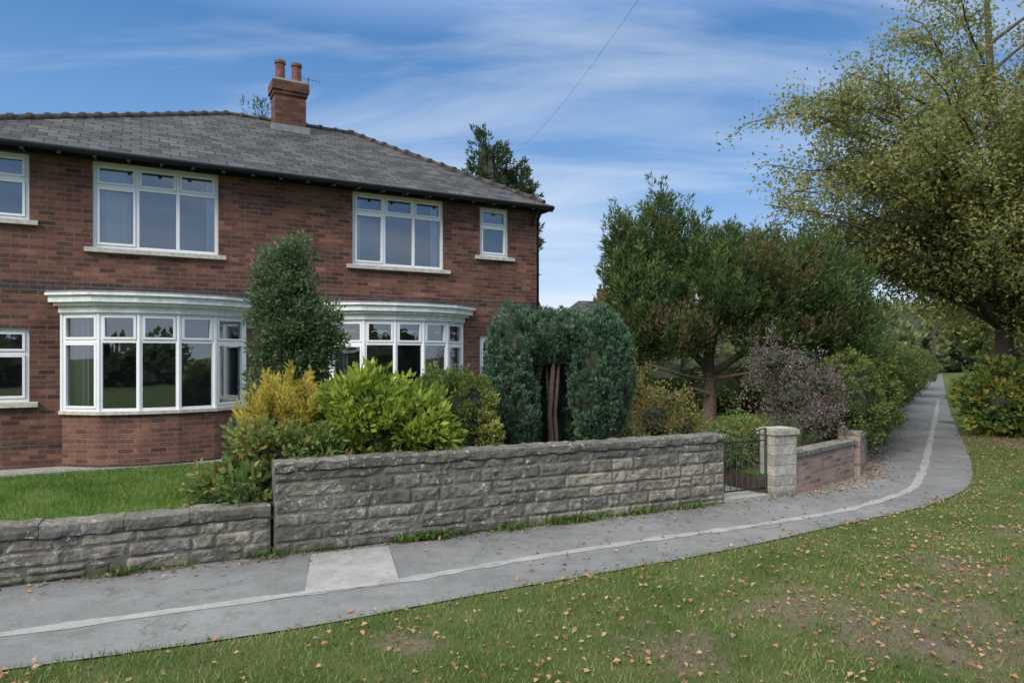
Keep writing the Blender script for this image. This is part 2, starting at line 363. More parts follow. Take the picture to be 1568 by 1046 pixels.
V=[];S=[]
for y in ys:
    for x in xs: V.append((x,y,gz(x,y) if -8<=x<=17 and 2<y<22 else -.012)); S.append(soilf(x,y) if -8<=x<=20 else .1)
nx=len(xs); F=[(j*nx+i,j*nx+i+1,(j+1)*nx+i+1,(j+1)*nx+i) for j in range(len(ys)-1) for i in range(nx-1)]
me=bpy.data.meshes.new('ground'); me.from_pydata(V,[],F); me.materials.append(M_grass)
a=me.attributes.new('soil','FLOAT','POINT'); a.data.foreach_set('value',S); me.polygons.foreach_set('use_smooth',[True]*len(F))
sc.collection.objects.link(bpy.data.objects.new('ground',me))
b=B()
for i in range(len(CL)-1):
    b.poly([(*CL[i],.003),(*CR[i],.003),(*CR[i+1],.003),(*CL[i+1],.003)])
b.obj('pavement',[M_asph])
ST=smoothline([(-12.8,1.0),(-8,3.05),(-3.67,4.895),(-1.76,5.76),(-1.01,6.06),(.10,6.72),(1.54,7.46),(2.82,8.04),(4.35,8.85),(6.0,10.2),(7.3,12.1),(8.9,14.6),(12.3,19.9),(20,32)],14,9)
b=B(); 
for i in range(len(ST)-1):
    def o(k):
        d=ST[min(k+1,len(ST)-1)]-ST[max(k-1,0)]; d/=np.linalg.norm(d); return np.array([-d[1],d[0]])*(.06+.045*noise.noise(Vector((k*.37,0,0))))
    p,q=ST[i],ST[i+1]; a_,c_=o(i),o(i+1)
    b.poly([(*(p-a_),.007),(*(q-c_),.007),(*(q+c_),.007),(*(p+a_),.007)])
b.poly([(-2.02,6.88,.011),(-1.74,5.72,.011),(-.99,6.03,.011),(-1.30,7.18,.011)])
b.obj('pavement_repair_strip',[M_strip])

# garden raised sheet
wd=Vector((.906,.422,0)).normalized(); wn=Vector((-wd.y,wd.x,0)); W0=Vector((-2.39,6.85,0))
def wp(s,o=0,z=0): return W0+wd*s+wn*o+Vector((0,0,z))
b=B(); GZ=.30
front=[wp(-40,.12),wp(5.8,.12),wp(5.85,1.3),wp(6.6,1.3),wp(6.6,.12),wp(7.2,.12),Vector((4.4,10.3,0)),Vector((5.7,11.6,0)),Vector((13.1,23.1,0)),Vector((60,97,0)),Vector((60,240,0)),Vector((-120,240,0)),Vector((-120,0,0))]
b.poly([(p.x,p.y,GZ) for p in front])
for i in range(9):
    p,q=front[i],front[i+1]; b.poly([(p.x,p.y,-.02),(q.x,q.y,-.02),(q.x,q.y,GZ),(p.x,p.y,GZ)],mi=1)
g=b.obj('garden_lawn',[M_lawn,M_soil])
b=B()
bed=[wp(-.6,.3),wp(5.6,.3),wp(5.8,1.4),wp(6.7,1.4),wp(7.2,.4),Vector((5.6,12.2,0)),Vector((6.5,14,0)),Vector((5.2,13.6,0)),wp(5.2,2.4),wp(3.4,2.6),wp(.5,2.2),wp(-.8,1.5)]
b.poly([(p.x,p.y,GZ+.006) for p in bed]); b.obj('soil_bed',[M_soil])
b=B(); b.box(5.82,6.66,-.02,1.35,-.01,.05,0,Matrix.Translation(W0)@Matrix.Rotation(math.atan2(wd.y,wd.x),4,'Z')); b.obj('garden_step',[M_conc])

# ------------------------------------------------------------ grass blades
def blades(name,X,Y,Z,h,w,mat):
    n=len(X); base=np.stack([X,Y,Z],1); d=rdir(n); d[:,2]=0; d=unit(d); h=h*rng.uniform(.5,1.4,(n,1)); w=w*rng.uniform(.7,1.3,(n,1))
    ln=rdir(n)*np.array([1,1,0])*h*.75; tip=base+ln+np.array([0,0,1])*h
    V=np.stack([base-d*w/2,base+d*w/2,tip],1); 
    cl=np.array([noise.fractal(Vector((x*1.4,y*1.4,9)),1,2,3) for x,y in zip(X,Y)])
    return quadmesh(name,V,mat,.43+.5*cl+rng.normal(0,.25,n),k=3)
n=640000; X=rng.uniform(-5.5,16,n);Y=rng.uniform(3.6,20,n)
ed=edge(X)+.045*np.sin(X*2.9)*np.sin(X*1.3+1)+.02*np.sin(X*11)
k=(Y<ed+rng.normal(0,.035,n))&(rng.uniform(0,1,n)<(5.2/Y)**1.5)&(np.abs(X)<Y*.95+1.5); X=X[k];Y=Y[k]
so=np.array([soilf(x,y) for x,y in zip(X,Y)]); k=rng.uniform(0,1,len(X))>so*1.3-.12; X=X[k];Y=Y[k]
Z=np.array([max(gz(x,y),.002) for x,y in zip(X,Y)])
g=blades('verge_grass',X,Y,Z,.044,.0075,L_blade)
n=90000; s=rng.uniform(-7,1.2,n);o=rng.uniform(.2,4.6,n); X=W0.x+wd.x*s+wn.x*o; Y=W0.y+wd.y*s+wn.y*o
blades('lawn_grass',X,Y,np.full(n,GZ),.05,.008,L_lawnb)
Vs=[]
for px_,n in ((1.55,150),(1.8,60),(3.3,80),(-2.6,60),(2.6,40),(3.6,60),(5.2,40),(-.1,30),(4.4,40),(-1.3,20)):
    for q in range(n):
        s_=px_+random.gauss(0,.14); p=wp(s_,-.05-abs(random.gauss(0,.04)),.003); Vs.append(p)
P=np.array(Vs); D=unit(rdir(len(P))*.8+np.array([0,-.3,1.])); quadmesh('weeds',leaves(P,D,.11,.035),L_under,rng.uniform(0,.6,len(P)))
n=5500; s=rng.uniform(-6,5.7,n); o=-.03-np.abs(rng.normal(0,.03,n)); kk=np.array([noise.noise(Vector((q*1.3,0,0)))>-.05 for q in s]); s=s[kk];o=o[kk]
blades('wall_foot_grass',W0.x+wd.x*s+wn.x*o,W0.y+wd.y*s+wn.y*o,np.full(len(s),.003),.04,.006,L_blade)
n=42000; X=rng.uniform(-5,14,n);Y=rng.uniform(3.6,18,n)
dens=np.array([.12+1.1*max(0,noise.fractal(Vector((x*.6,y*.6,20)),1,2,3))+(.30 if x>2 else 0)+.6*soilf(x,y) for x,y in zip(X,Y)])
k=(Y<edge(X)+rng.exponential(.10,n))&(rng.uniform(0,1,n)<dens); X=X[k];Y=Y[k]
n2=500; s=rng.uniform(-6,9,n2); o=-rng.exponential(.14,n2)-.03; X=np.concatenate([X,W0.x+wd.x*s+wn.x*o]);Y=np.concatenate([Y,W0.y+wd.y*s+wn.y*o])
n3=900; t=rng.integers(80,135,n3); X=np.concatenate([X,CL[t,0]+rng.exponential(.2,n3)+.08]);Y=np.concatenate([Y,CL[t,1]+rng.normal(-.05,.12,n3)])
n4=260; s=rng.uniform(2,9,n4); o=-rng.uniform(.1,2.0,n4); X=np.concatenate([X,W0.x+wd.x*s+wn.x*o]);Y=np.concatenate([Y,W0.y+wd.y*s+wn.y*o])
Z=np.array([max(.004,gz(x,y)) for x,y in zip(X,Y)])+np.where(Y<edge(X),rng.uniform(.008,.034,len(X)),.010)
D=rdir(len(X)); D[:,2]*=.3; D=unit(D); sd=unit(np.cross(D,np.array([0,0,1.])+rdir(len(X))*.4)); P=np.stack([X,Y,Z],1)
Lh=rng.uniform(.02,.062,(len(X),1)); up=np.cross(sd,D)*Lh*.18
V=np.stack([P,P+D*Lh*.45+sd*Lh*.33+up,P+D*Lh,P+D*Lh*.45-sd*Lh*.33+up],1); quadmesh('fallen_leaves',V,L_fall,rng.uniform(0,1,len(X)))

# ------------------------------------------------------------ walls
def stonewall(name,origin,dirv,length,z0,z1,thick,ncourse,cop=.09,seed=1,mat=M_stone,blk=(.22,.62),tint=lambda s,c:0):
    rs=random.Random(seed); d=Vector(dirv).normalized(); nrm=Vector((-d.y,d.x,0)); b=B()
    M=Matrix(((d.x,nrm.x,0,0),(d.y,nrm.y,0,0),(0,0,1,0),(0,0,0,1)))
    b.box(.002,length-.002,.003,thick-.003,z0-.03,z1-cop+.003,1,M)
    hs=[rs.uniform(.72,1.28) for _ in range(ncourse)]; t=sum(hs); hs=[h/t*(z1-cop-z0) for h in hs]
    z=z0
    def grid(x0,x1,za,zb,y0,out,r,flip,amp):
        g=.005; x0+=g;x1-=g;za+=g;zb-=g
        nx=max(3,int((x1-x0)/.028)); nzz=max(4,int((zb-za)/.020)); i0=len(b.v); tl=rs.uniform(-.05,.05); base=rs.uniform(.006,.016)
        for j in range(nzz+1):
            for i in range(nx+1):
                x=x0+(x1-x0)*i/nx; zz=za+(zb-za)*j/nzz
                eb=max(0.0,min(x-x0,x1-x,zz-za,zb-zz)); e_=min(1.0,eb/.028)**.6
                nn=noise.fractal(Vector((x*8+seed*5,zz*10,r*7)),1,2,4)
                dd=e_*(base+amp*nn+tl*(zz-za))-(.006 if eb<.001 else 0); yy=y0+out*dd
                b.v.append(tuple(M@Vector((x+.009*noise.noise(Vector((zz*20,r*9,0))),yy,zz+.010*noise.noise(Vector((x*7,r*9,1)))))))
        for j in range(nzz):
            for i in range(nx):
                a=i0+j*(nx+1)+i; q=(a,a+1,a+nx+2,a+nx+1)
                b.f.append(q if not flip else q[::-1]); b.uv.append([(0,0)]*4); b.m.append(0); b.r.append(r)
    for c,h in enumerate(hs):
        x=0
        while x<length-.02:
            l=rs.uniform(*blk); l=l if length-x-l>.12 else length-x
            r=max(0,min(1,rs.gauss(.42,.20)+tint(x,c)))
            if l<.5 and rs.random()<.12 and h>.12:
                grid(x,x+l,z,z+h*.5,0,-1,r,False,.018); grid(x,x+l,z+h*.5,z+h,0,-1,min(1,r+.15),False,.018)
            else: grid(x,x+l,z,z+h,0,-1,r,False,.020)
            grid(x,x+l,z,z+h,thick,1,r,True,.02); x+=l
        z+=h
    x=0; zt=z1
    while x<length-.02:
        l=rs.uniform(.5,.8); l=l if length-x-l>.2 else length-x; r=max(0,min(1,rs.gauss(.22,.12)+.5*tint(x,ncourse)))
        prof=[(.0,-cop),(-.028,-cop+.006),(-.034,-cop*.5),(-.030,-.012),(-.012,0),(thick*.5,.004),(thick+.01,0),(thick+.03,-.02),(thick+.03,-cop),(thick,-cop)]
        nx=max(3,int(l/.035)); i0=len(b.v); g=.003; dz=rs.uniform(-.009,.009)
        for i in range(nx+1):
            xx=x+g+(l-2*g)*i/nx
            for j,(yy,zz) in enumerate(prof):
                nn=noise.fractal(Vector((xx*8,yy*20+zz*20,seed+r)),1,2,4); 
                b.v.append(tuple(M@Vector((xx,yy+nn*.014,zt+zz+dz+nn*.015))))
        m=len(prof)
        for i in range(nx):
            for j in range(m-1):
                a=i0+i*m+j; b.f.append((a,a+m,a+m+1,a+1)); b.uv.append([(0,0)]*4); b.m.append(0); b.r.append(r)
        for i in (0,nx): b.f.append(tuple(i0+i*m+j for j in range(m))); b.uv.append([(0,0)]*m); b.m.append(0); b.r.append(r)
        x+=l
    ob=b.obj(name,[mat,M_mortar]); ob.location=origin; return ob
stonewall('stone_garden_wall',wp(0,-.03),wd,5.80,0,.94,.26,6,.10,3,blk=(.16,.80),tint=lambda s,c:(.28 if s>3.0 and c<4 else 0)-(.18 if c==5 else 0)-(.10 if s<1.5 else 0))
stonewall('low_stone_wall',wp(-12,0),wd,11.97,0,.52,.24,3,.12,9,blk=(.16,.55),tint=lambda s,c:.04)
MW=Matrix.Translation(W0)@Matrix.Rotation(math.atan2(wd.y,wd.x),4,'Z')
b=B(); z=0; p0,p1,q0,q1=6.74,7.16,-.02,.28
for k,h in enumerate((.16,.14,.15,.14,.15,.14)):
    if k%2: b.box(p0,p0+.19,q0,q1,z+.003,z+h-.003,0,MW,random.random()); b.box(p0+.196,p1,q0,q1,z+.003,z+h-.003,0,MW,random.random())
    else: b.box(p0+.002,p1-.002,q0+.002,q1-.002,z+.003,z+h-.003,0,MW,random.random())
    z+=h
b.box(p0+.008,p1-.008,q0+.008,q1-.008,0,z,1,MW)
b.box(p0-.03,p1+.03,q0-.03,q1+.03,z,z+.07,0,MW,.4); b.box(p0,p1,q0,q1,z+.07,z+.09,0,MW,.3)
ob=b.obj('stone_gate_pier',[M_pier,M_mortar]); bm=ob.modifiers.new('b','BEVEL'); bm.width=.008; bm.segments=2; bm.limit_method='NONE'
b=B(); g0,g1=5.84,6.70
def G(s,o,z): 
    p=wp(s,o,z); return (p.x,p.y,p.z)
for s_ in (g0,g1): b.tube([G(s_,.12,.03),G(s_,.12,.97)],.016,6)
for z_ in (.12,.80): b.tube([G(g0,.12,z_),G(g1,.12,z_)],.011,6)
N=8
for k in range(N+1):
    t=k/N; s_=g0+(g1-g0)*t; zt=.92+.05*math.cos((t-.5)*math.pi*2)*-1
    if 0<k<N: b.tube([G(s_,.12,.12),G(s_,.12,zt)],.008,5)
b.tube([G(g0+(g1-g0)*k/16,.12,.92-.05*math.cos((k/16-.5)*math.pi*2)) for k in range(17)],.010,6)
for k in range(3):
    c=g0+(g1-g0)*(.25+.25*k); b.tube([G(c+.05*math.cos(a_/8*2*math.pi),.12,.46+.05*math.sin(a_/8*2*math.pi)) for a_ in range(9)],.005,5)
b.tube([G(g0,.10,.55),G(g0+.1,.08,.55)],.012,6)
b.obj('iron_garden_gate',[M_iron],smooth=True)
def brickwall(name,p0,p1,h,th=.22,pier=None):
    p0=Vector((*p0,0));p1=Vector((*p1,0)); d=p1-p0; L_=d.length; M=Matrix.Translation(p0)@Matrix.Rotation(math.atan2(d.y,d.x),4,'Z'); b=B()
    b.box(0,L_,0,th,-.05,h-.06,0,M)
    x=0
    while x<L_-.05:
        l=min(.6,L_-x); b.box(x+.003,x+l-.003,-.03,th+.03,h-.06,h+random.uniform(-.004,.004),1,M,random.uniform(.3,.6)); x+=l
    for px_ in (pier or []):
        b.box(px_,px_+.30,-.05,th+.05,-.05,h+.08,0,M); b.box(px_-.02,px_+.32,-.07,th+.07,h+.08,h+.13,1,M,.3)
    ob=b.obj(name,[M_brickw,M_stone]); return ob
e=wp(7.17,.02); 
brickwall('brick_garden_wall',(e.x,e.y),(5.72,11.42),.60)
brickwall('brick_boundary_wall',(5.78,11.45),(13.2,23.1),.60,.22,pier=[0.02,4.5,9.5])
brickwall('brick_boundary_wall',(13.2,23.1),(30,50.5),.60,.22)

# ------------------------------------------------------------ house
HX,HY=-5.73,11.0; HR=math.atan2(.479,.878)
house=empty('semi_detached_brick_house',(HX,HY,0),HR)
xl,xr=-3.0,7.12; ZG=.25; ZE=5.12
ups=[(-2.34,-1.684,4.03,5.02,1),(-.877,.925,3.69,5.04,3),(3.194,5.007,3.69,5.04,3),(5.79,6.449,4.03,5.02,1)]
lows=[(-2.34,-1.684,1.32,2.42,1),(5.79,6.449,1.32,2.42,1)]
bays=[(.03,),(4.09,)]
op=[(u[0],u[1],u[2],u[3]) for u in ups+lows]+[(c[0]-1.22,c[0]+1.22,.45,2.66) for c in bays]
b=B()
gx=sorted(set([xl,xr]+[v for o_ in op for v in o_[:2]])); gzs=sorted(set([ZG-.3,.62,.70,2.98,3.13,ZE]+[v for o_ in op for v in o_[2:]]))
for i in range(len(gx)-1):
    for j in range(len(gzs)-1):
        x0,x1,z0,z1=gx[i],gx[i+1],gzs[j],gzs[j+1]; cx,cz=(x0+x1)/2,(z0+z1)/2
        if any(o_[0]<cx<o_[1] and o_[2]<cz<o_[3] for o_ in op): continue
        mi=1 if (2.98<cz<3.13 or .62<cz<.70) else 0
        b.poly([(x0,0,z0),(x1,0,z0),(x1,0,z1),(x0,0,z1)],None,mi)
for o_ in op:
    x0,x1,z0,z1=o_; d=.14
    b.poly([(x0,0,z0),(x0,d,z0),(x0,d,z1),(x0,0,z1)],[(0,z0),(d,z0),(d,z1),(0,z1)])
    b.poly([(x1,0,z0),(x1,d,z0),(x1,d,z1),(x1,0,z1)],[(0,z0),(d,z0),(d,z1),(0,z1)])
    b.poly([(x0,0,z1),(x1,0,z1),(x1,d,z1),(x0,d,z1)],[(x0,0),(x1,0),(x1,d),(x0,d)])
    b.poly([(x0,0,z0),(x1,0,z0),(x1,d,z0),(x0,d,z0)],[(x0,0),(x1,0),(x1,d),(x0,d)])
yb=7.6
b.poly([(xr,0,-.05),(xr,yb,-.05),(xr,yb,ZE),(xr,0,ZE)],[(0,-.05),(yb,-.05),(yb,ZE),(0,ZE)])
b.poly([(xl,0,-.05),(xl,yb,-.05),(xl,yb,ZE),(xl,0,ZE)],[(0,-.05),(yb,-.05),(yb,ZE),(0,ZE)])
b.poly([(xl,yb,-.05),(xr,yb,-.05),(xr,yb,ZE),(xl,yb,ZE)])
for (x0,x1,z0,z1) in op:
    bay=z0<.5
    a0,a1,c0,c1,y0,y1=x0-.35,x1+.35,(.55 if bay or z0<3 else 3.0),(2.75 if z0<3 else 5.08),.16,(2.6 if bay else 1.2)
    P=lambda x,y,z:(x,y,z)
    b.poly([P(a0,y1,c0),P(a1,y1,c0),P(a1,y1,c1),P(a0,y1,c1)],None,2)
    b.poly([P(a0,y0,c0),P(a0,y1,c0),P(a0,y1,c1),P(a0,y0,c1)],None,2); b.poly([P(a1,y0,c0),P(a1,y1,c0),P(a1,y1,c1),P(a1,y0,c1)],None,2)
    b.poly([P(a0,y0,c0),P(a1,y0,c0),P(a1,y1,c0),P(a0,y1,c0)],None,3); b.poly([P(a0,y0,c1),P(a1,y0,c1),P(a1,y1,c1),P(a0,y1,c1)],None,2)
    for q in ((a0,x0,c0,c1),(x1,a1,c0,c1),(x0,x1,c0,z0),(x0,x1,z1,c1)):
        if q[1]>q[0] and q[3]>q[2]: b.poly([(q[0],y0,q[2]),(q[1],y0,q[2]),(q[1],y0,q[3]),(q[0],y0,q[3])],None,2)
b.obj('walls',[M_brick,M_blue,M_plaster,M_bark],house)

fr=B(); gs=B(); sl=B(); cu=B()
def light(M,x0,x1,z0,z1,sash,y=.06):
    if sash:
        s=.036; yy=y-.018
        fr.box(x0+.003,x0+s,yy,y+.05,z0+.003,z1-.003,0,M); fr.box(x1-s,x1-.003,yy,y+.05,z0+.003,z1-.003,0,M)
        fr.box(x0+s,x1-s,yy,y+.05,z0+.003,z0+s,0,M); fr.box(x0+s,x1-s,yy,y+.05,z1-s,z1-.003,0,M)
        x0+=s;x1-=s;z0+=s;z1-=s
    gs.poly([M@Vector(q) for q in ((x0-.004,y+.025,z0-.004),(x1+.004,y+.025,z0-.004),(x1+.004,y+.025,z1+.004),(x0-.004,y+.025,z1+.004))])
def window(M,w,z0,z1,n,tz,casements=(),y=.06,fw=.055,topsash=True):
    mw=.05
    fr.box(0,fw,y,y+.07,z0,z1,0,M); fr.box(w-fw,w,y,y+.07,z0,z1,0,M)
    fr.box(fw,w-fw,y,y+.07,z0,z0+fw,0,M); fr.box(fw,w-fw,y,y+.07,z1-fw,z1,0,M)
    iw=(w-2*fw-(n-1)*mw)/n
    for k in range(n):
        x0=fw+k*(iw+mw); x1=x0+iw
        if k<n-1: fr.box(x1,x1+mw,y-.004,y+.066,z0+fw,z1-fw,0,M)
        fr.box(x0,x1,y-.002,y+.064,tz-.025,tz+.025,0,M)
        light(M,x0,x1,tz+.025,z1-fw,topsash,y); light(M,x0,x1,z0+fw,tz-.025,k in casements,y)
def curtain(x0,x1,y,z0,z1,amp=.03,n=60):
    i0=len(cu.v)
    for i in range(n+1):
        x=x0+(x1-x0)*i/n; yy=y+amp*math.sin(i*.9)+amp*.4*math.sin(i*2.3)
        cu.v.append((x,yy,z0)); cu.v.append((x,yy,z1))
    for i in range(n): a=i0+2*i; cu.f.append((a,a+2,a+3,a+1)); cu.uv.append([(0,0)]*4); cu.m.append(0); cu.r.append(.5)
T=Matrix.Translation
for k,(x0,x1,z0,z1,n) in enumerate(ups+lows):
    window(T((x0,0,0)),x1-x0,z0,z1,n,z1-.37,casements=(0,) if n==3 else (0,))
    sl.box(x0-.11,x1+.11,-.075,.05,z0-.075,z0-.012,0); sl.box(x0-.11,x1+.11,-.02,.06,z0-.012,z0+.002,0)
curtain(-.80,-.36,.24,3.7,5.0); curtain(.76,.9,.24,3.7,5.0,.02,16)
curtain(3.25,3.40,.24,3.7,5.0,.02,16); curtain(4.82,4.97,.24,3.7,5.0,.02,16)
bp=[(-1.30,.0),(-.80,.42),(-.27,.56),(.27,.56),(.80,.42),(1.30,.0)]
lead=B(); bw=B(); cn=B()
def prism(bb,c,off,z0,z1,mi=0,under=True):
    pts=[(c+x*(1+off/1.30),-(p+off*(1 if p>0 else .0))) for x,p in bp]
    pts[0]=(pts[0][0],.0); pts[-1]=(pts[-1][0],.0)
    pts=[(pts[0][0],0.0),(pts[0][0]+.0,-off*.9)]+pts[1:-1]+[(pts[-1][0],-off*.9),(pts[-1][0],0.0)]
    u=0
    for i in range(len(pts)-1):
        (xa,ya),(xb,yb_)=pts[i],pts[i+1]; l=math.hypot(xb-xa,yb_-ya)
        if l<1e-4: continue
        bb.poly([(xa,ya,z0),(xb,yb_,z0),(xb,yb_,z1),(xa,ya,z1)],[(u,z0),(u+l,z0),(u+l,z1),(u,z1)],mi); u+=l
    for zz in (z0,z1): bb.poly([(x,y,zz) for x,y in pts],[(x,y) for x,y in pts],mi)
for ci,(c,) in enumerate(bays):
    prism(bw,c,.0,.0,1.12,0); prism(sl,c,.05,1.12,1.17,0)
    prism(bw,c,.012,.30,.37,1)
    zt=2.66
    for i in range(5):
        (xa,pa),(xb,pb)=bp[i],bp[i+1]; A=Vector((c+xa,-pa,0)); D_=Vector((c+xb,-pb,0))-A; w=D_.length
        M=T(A)@Matrix.Rotation(math.atan2(D_.y,D_.x),4,'Z')
        window(M,w,1.17,zt,1,2.23,casements=(0,) if i in (0,4) else (),y=.0,fw=.042)
        fr.tube([A+Vector((0,.02,1.17)),A+Vector((0,.02,zt))],.038,8)
        if ci==1:
            mx,mp=(w/2),.012
            fr.tube([M@Vector((mx+.028*math.cos(q/8*2*math.pi),mp,2.44+.028*math.sin(q/8*2*math.pi))) for q in range(9)],.004,4)
            for sg in (-1,1): fr.tube([M@Vector((mx+sg*.03,mp,2.44)),M@Vector((mx+sg*.09,mp,2.46)),M@Vector((mx+sg*.15,mp,2.44))],.003,4)
    A=Vector((c+1.30,.02,0)); fr.tube([A+Vector((0,0,1.17)),A+Vector((0,0,zt))],.038,8)
    prism(cn,c,.05,zt,zt+.10); prism(cn,c,.11,zt+.10,zt+.15); prism(cn,c,.17,zt+.15,zt+.25); prism(cn,c,.21,zt+.25,zt+.285); prism(lead,c,.20,zt+.285,zt+.315)
    curtain(c-1.15,c-.95,.12,.9,2.6,.03,20); curtain(c+.95,c+1.15,.12,.9,2.6,.03,20)
fr.obj('window_frames',[M_upvc],house); gs.obj('window_glass',[M_glass],house); sl.obj('sills',[M_sill],house); cu.obj('curtains',[M_curtain],house,True)
bw.obj('bay_walls',[M_brickl,M_blue],house); cn.obj('bay_cornices',[M_whitep],house); lead.obj('bay_lead_roofs',[M_lead],house)
# roof
b=B(); e0,e1,f0,f1=-3.3,7.26,-.32,7.95; RZ=7.33; RY=3.8; za=5.14
Ac,Bc,Cc,Dc=Vector((e0,f0,za)),Vector((e1,f0,za)),Vector((e1,f1,za)),Vector((e0,f1,za)); E_,F_=Vector((1.45,RY,RZ)),Vector((4.2,RY,RZ))
def rface(pts):
    o_=pts[0]; u=(pts[1]-pts[0]).normalized(); nn=u.cross(pts[-1]-pts[0]).normalized(); v=nn.cross(u)
    b.poly(pts,[((p-o_).dot(u),(p-o_).dot(v)) for p in pts])
rface([Ac,Bc,F_,E_]); rface([Bc,Cc,F_]); rface([Cc,Dc,E_,F_]); rface([Dc,Ac,E_])
for p,q in ((Ac,Bc),(Bc,Cc),(Cc,Dc),(Dc,Ac)):
    b.poly([p,q,q-Vector((0,0,.03)),p-Vector((0,0,.03))],None,1)
b.poly([p-Vector((0,0,.03)) for p in (Ac,Bc,Cc,Dc)],None,1)
b.obj('slate_roof',[M_slate,M_black],house)
b=B()
def ridge(P,Q,step=.32):
    P=Vector(P);Q=Vector(Q); n=int((Q-P).length/step); d=(Q-P)/n
    for k in range(n):
        a_=P+d*k; c_=P+d*(k+1)*1.0; j=random.uniform(-.01,.01); b.tube([a_+Vector((0,0,-.02+j)),a_.lerp(c_,.86)+Vector((0,0,-.02+j)),a_.lerp(c_,.87)+Vector((0,0,-.01+j)),a_.lerp(c_,1.02)+Vector((0,0,-.01+j))],[.08,.08,.092,.092],10)
ridge(E_,F_);ridge(Ac+Vector((.15,.15,.08)),E_);ridge(Bc+Vector((-.1,.1,.06)),F_);ridge(Cc,F_);ridge(Dc,E_)
b.obj('ridge_tiles',[M_ridge],house,True)
b=B()
b.tube([(e0-.02,f0-.05,5.075),(e1+.02,f0-.05,5.075)],.052,10); b.tube([(e1+.03,f0-.05,5.075),(e1+.03,f1,5.075)],.052,10)
x=e0+.2
while x<e1: b.box(x,x+.03,f0-.03,0.0,5.03,5.09,0); b.box(x-.01,x+.04,f0-.06,f0-.03,4.99,5.1,0); x+=.45
b.box(e0,e1,-.04,-.005,5.03,5.105,0)
b.tube([(xr+.06,-.1,5.06),(xr+.03,.0,4.9),(xr+.06,.07,4.7),(xr+.06,.07,.2)],.034,8)
b.tube([(6.98,-.34,5.03),(6.98,-.08,4.86),(6.98,-.05,4.72)],.03,8)
b.obj('gutters',[M_black],house,True)
b=B(); cx,cy=2.66,3.25
b.box(cx-.33,cx+.33,cy-.24,cy+.24,6.7,7.70,0); b.box(cx-.36,cx+.36,cy-.27,cy+.27,7.70,7.78,0); b.box(cx-.39,cx+.39,cy-.30,cy+.30,7.78,7.98,0)
b.box(cx-.35,cx+.35,cy-.26,cy+.26,7.98,8.04,1)
b.box(cx-.40,cx+.40,cy-.32,cy+.30,6.85,7.02,2)
for dx in (-.18,.17):
    pts=[(cx+dx,cy,z_) for z_ in (8.02,8.06,8.08,8.42,8.43,8.49,8.49,8.40)]; b.tube(pts,[.125,.125,.105,.098,.12,.12,.085,.08],14,3,cap=False)
b.obj('chimney',[M_brickc,M_conc,M_lead,M_pot],house)
b=B(); b.tube([(cx+.40,cy+.2,7.7),(cx+.48,cy+.2,8.35)],.008,6); b.tube([(cx+.2,cy+.2,8.3),(cx+.75,cy+.25,8.3)],.005,5)
for k in range(7): xx=cx+.25+.08*k; b.tube([(xx,cy+.2,8.2),(xx,cy+.28,8.40)],.003,4)
b.obj('tv_aerial',[M_iron],house)
b=B()
b.box(xl-.02,xr,-.6,-.0,.26,.33,0); b.obj('concrete_apron',[M_conc],house)
b=B()
c=Vector((xr+.18,.35,3.05)); i0=len(b.v); nrm_=Vector((.6,-.75,.25)).normalized(); u=nrm_.cross(Vector((0,0,1))).normalized(); v=u.cross(nrm_)
for rr_,dp in ((.02,0),(.12,.02),(.22,.06)):
    for q in range(16): a_=q/16*2*math.pi; b.v.append(tuple(c+u*rr_*math.cos(a_)+v*rr_*math.sin(a_)+nrm_*dp))
for j in range(2):
    for q in range(16): a_=i0+j*16+q; c2=i0+j*16+(q+1)%16; b.f.append((a_,c2,c2+16,a_+16)); b.uv.append([(0,0)]*4); b.m.append(0); b.r.append(.5)
b.tube([c,Vector((xr,.35,2.95))],.02,6); b.tube([c-v*.2,c+nrm_*.3-v*.1],.01,5)
b.obj('satellite_dish',[M_lead],house)

# ------------------------------------------------------------ shrubs
bush('evergreen_column_shrub',[(-2.79,8.6,1.5,.46,.42,1.1),(-2.80,8.6,2.4,.52,.45,.62),(-2.88,8.6,2.85,.38,.34,.5),(-2.72,8.6,3.15,.20,.2,.36),(-2.40,8.6,2.25,.28,.3,.42)],660,.12,44,.06,.03,L_ivy,'sphere',.4,.55,.5)
bush('golden_shrub',[(-2.72,7.85,1.2,.36,.3,.55),(-2.45,7.9,1.35,.22,.2,.5),(-2.95,7.9,1.1,.2,.2,.42)],200,.12,60,.075,.016,L_gold,'cone',1.2,.3,.35)
bush('rose_bush',[(-2.6,7.35,.72,.52,.32,.6),(-3.1,7.3,.5,.35,.3,.32),(-2.2,7.5,.85,.35,.28,.5),(-2.75,6.98,.55,.28,.2,.28)],240,.12,26,.085,.05,L_rose,'sphere',.1,.5,.4)
bush('laurel_bush',[(-1.5,8.02,1.05,.82,.5,.72),(-1.75,8.0,1.4,.45,.42,.44),(-1.1,8.0,1.2,.42,.4,.42)],280,.13,24,.11,.055,L_laur,'sphere',.5,.55,.5)
bush('privet_bush',[(-.62,8.65,1.0,.44,.4,.82),(-1.0,8.9,1.15,.4,.4,.72)],330,.10,50,.05,.03,L_hedge,'sphere',.5,.8,.7)
bush('variegated_shrub',[(-.28,8.45,.95,.15,.2,.58)],60,.08,40,.05,.026,L_vari,'sphere',.5,.6,.4)
tk=lambda x,y,z1,dx,r:([(x,y,.25),(x+dx*.2+.02,y,.7),(x+dx*.3-.02,y+.02,1.2),(x+dx,y,z1)],[r*1.2,r*.9,r*.8,r*.6])
